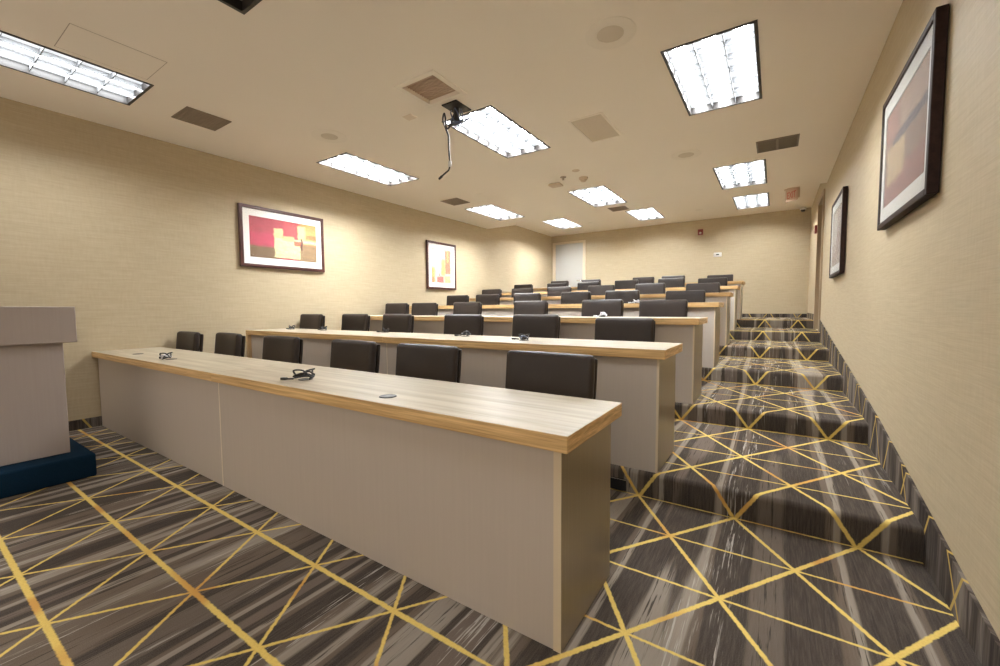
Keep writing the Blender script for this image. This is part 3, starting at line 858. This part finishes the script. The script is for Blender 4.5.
cord_bundle(1, -4.05, 1.27, 0.05, 'black and white cord tangle on the front desk nearest the left wall', False, 1, MCORDW)
cord_bundle(1, -2.18, 1.305, 0.056, 'black cord tangle on the nearest desk, right of the joint', False, 2, MDKMET)
cord_bundle(2, -4.97, 2.84, 0.042, 'leftmost small black cord tangle on the second row desk', False, 3)
cord_bundle(2, -4.37, 2.88, 0.042, 'second black cord tangle from the left on the second row', False, 4)
cord_bundle(2, -3.37, 2.93, 0.042, 'black cord tangle just left of the second row desk joint', False, 5)
cord_bundle(2, -2.25, 2.85, 0.042, 'black cord tangle on the second row, first right of the joint', False, 6)
cord_bundle(2, -1.585, 2.72, 0.042, 'rightmost dark cord tangle on the second row desk', False, 7, MCORDB)
cord_bundle(3, -1.48, 4.16, 0.042, 'pale cord tangle on the third row desk', True, 8)
cord_bundle(4, -1.49, 5.42, 0.042, 'pale cord tangle on the fourth row desk', True, 9)

# outlet box on the first riser
t = thing('outlet_box', 'dark outlet box on the first riser beside the nearest desk end', 'outlet', (-0.79, row_y(2) + 0.018, 0.045))
bm = bmesh.new(); box(bm, -0.06, -0.012, -0.036, 0.06, 0.0, 0.030, 0.002, 1); finish('body', bm, MBLACKP, t)
bm = bmesh.new(); box(bm, -0.062, -0.016, 0.030, 0.062, 0.0, 0.034, 0.001, 1); finish('top_rim', bm, MCHROME, t)

# ------------------------------------------------------------------ chairs
def make_chair():
    t = thing('conference_chair', 'chair', 'chair')
    # backrest: padded front, thin shell behind, gently curved and reclined
    def shape(bm, lean=0.16, bend=0.42, z0=0.5, waist=0.0):
        for v in bm.verts:
            v.co.y -= bend * v.co.x ** 2                          # edges come forward
            zz = v.co.z - z0
            v.co.y += lean * zz - 0.10 * zz * zz
            v.co.x *= 1.0 - 0.10 * max(0.0, 0.25 - zz) 
    W2 = 0.254
    bm = bmesh.new(); box(bm, -W2, 0.205, 0.50, W2, 0.262, 0.922, 0.026, 4)
    slices(bm, 0, [-.2, -.15, -.1, -.05, 0, .05, .1, .15, .2]); slices(bm, 2, [.56, .62, .68, .74, .80, .86])
    for v in bm.verts:                                            # pillow the front face
        if v.co.y < 0.23: v.co.y -= 0.014 * (1 - (v.co.x / W2) ** 4) * (1 - ((v.co.z - 0.71) / 0.215) ** 4)
    shape(bm)
    finish('backrest', bm, MLEA, t, True)
    bm = bmesh.new(); box(bm, -W2 + 0.002, 0.265, 0.46, W2 - 0.002, 0.287, 0.900, 0.009, 3)
    slices(bm, 0, [-.2, -.15, -.1, -.05, 0, .05, .1, .15, .2]); slices(bm, 2, [.50, .56, .62, .68, .74, .80, .86])
    shape(bm)
    finish('back_shell', bm, MLEA, t, True)
    bm = bmesh.new(); box(bm, -0.25, -0.225, 0.41, 0.25, 0.235, 0.49, 0.03, 4)
    slices(bm, 0, [-.2, -.12, -.05, .05, .12, .2]); slices(bm, 1, [-.2, -.12, 0, .12, .2])
    for v in bm.verts:
        if v.co.y < -0.12: v.co.z -= 1.6 * (v.co.y + 0.12) ** 2
        if v.co.z > 0.46: v.co.z += 0.012 * (1 - (v.co.x / 0.25) ** 2)
    finish('seat', bm, MLEA, t, True)
    bm = bmesh.new()
    box(bm, -0.10, -0.10, 0.375, 0.10, 0.12, 0.41, 0.006, 2)
    tube(bm, [(0, 0.10, 0.392), (0, 0.25, 0.40), (0, 0.300, 0.47), (0, 0.308, 0.56)], 0.018, 10, 5)
    finish('seat_bracket', bm, MDKMET, t, True)
    bm = bmesh.new(); cyl(bm, (0, 0, 0.08), (0, 0, 0.24), 0.027, seg=18); cyl(bm, (0, 0, 0.23), (0, 0, 0.39), 0.016, seg=16); finish('gas_lift', bm, MBLACKP, t, True)
    bm = bmesh.new()
    cyl(bm, (0, 0, 0.065), (0, 0, 0.115), 0.036, 0.032, seg=18)
    for i in range(5):
        a = math.radians(90 + 72 * i); d = Vector((math.cos(a), math.sin(a), 0)); n = Vector((-d.y, d.x, 0))
        vs = box(bm, 0, -1, 0, 1, 1, 1)
        for v in vs:
            u_, s_, h_ = v.co.x, v.co.y, v.co.z
            v.co = d * (0.02 + 0.265 * u_) + n * (s_ * (0.024 - 0.009 * u_)) + Vector((0, 0, 0.066 - 0.004 * u_ + h_ * (0.036 - 0.016 * u_)))
    finish('star_base', bm, MBLACKP, t)
    cb = bmesh.new()
    cyl(cb, (-0.014, 0, 0.026), (-0.004, 0, 0.026), 0.026, seg=18); cyl(cb, (0.004, 0, 0.026), (0.014, 0, 0.026), 0.026, seg=18)
    cyl(cb, (0, 0, 0.03), (0, 0, 0.066), 0.007, seg=10); box(cb, -0.004, -0.02, 0.02, 0.004, 0.02, 0.05)
    c0 = finish('caster', cb, MBLACKP, t, True)
    for i in range(5):
        a = math.radians(90 + 72 * i)
        c = c0 if i == 0 else c0.copy()
        if i: COL.objects.link(c); c.parent = t
        c.location = (0.27 * math.cos(a), 0.27 * math.sin(a), 0); c.rotation_euler = (0, 0, a + 0.4)
    return t
CHAIRS = {  # x of each chair, row by row (front row first)
    1: [-5.24, -4.54, -3.56, -2.595, -1.85, -0.985],
    2: [-5.25, -4.66, -3.865, -2.83, -1.945, -1.085],
    3: [-5.25, -4.68, -3.83, -2.75, -1.745, -1.035],
    4: [-5.10, -4.40, -3.55, -2.68, -1.91, -1.05],
    5: [-5.245, -4.46, -3.60, -2.72, -1.85, -1.00],
    6: [-5.20, -4.29, -3.51, -2.67, -1.77, -1.02],
    7: [-4.85, -3.97, -2.66, -1.98, -1.02]}
TUCK = {(1, 0): -0.09, (2, 0): -0.26, (3, 0): -0.07}
LIFT = {1: -0.018, 2: 0.002, 3: 0.012, 4: 0.025, 5: 0.040, 6: 0.055, 7: 0.050}
proto = None
for k in range(1, 8):
    n = len(CHAIRS[k])
    for i, x in enumerate(CHAIRS[k]):
        if proto is None:
            proto = make_chair(); o = proto
        else:
            o = copy_tree(proto)
        y = row_y(k) + (0.745 if k == 1 else 1.01) - 0.21 + TUCK.get((k, i), 0.0)
        o.location = (x, y, row_z(k)); o.rotation_euler = (0, 0, random.uniform(-0.05, 0.05))
        for ch in o.children:
            if ch.name.split('.')[0] in ('backrest', 'back_shell', 'seat', 'seat_bracket'): ch.location.z = LIFT[k] - ({1: 0.004, 3: 0.015}.get(k, 0.028) if i == n - 1 else 0.0)
        if i == 0: pos = 'nearest the left wall in the ' + ROWN[k]
        elif i == n - 1: pos = 'at the stair end of the ' + ROWN[k]
        elif i < n / 2: pos = '%s from the left in the %s' % (ORD[i], ROWN[k])
        else: pos = '%s from the stairs in the %s' % (ORD[n - 1 - i], ROWN[k])
        tag(o, 'dark brown leather chair ' + pos, 'chair', 'leather chairs behind the desks')
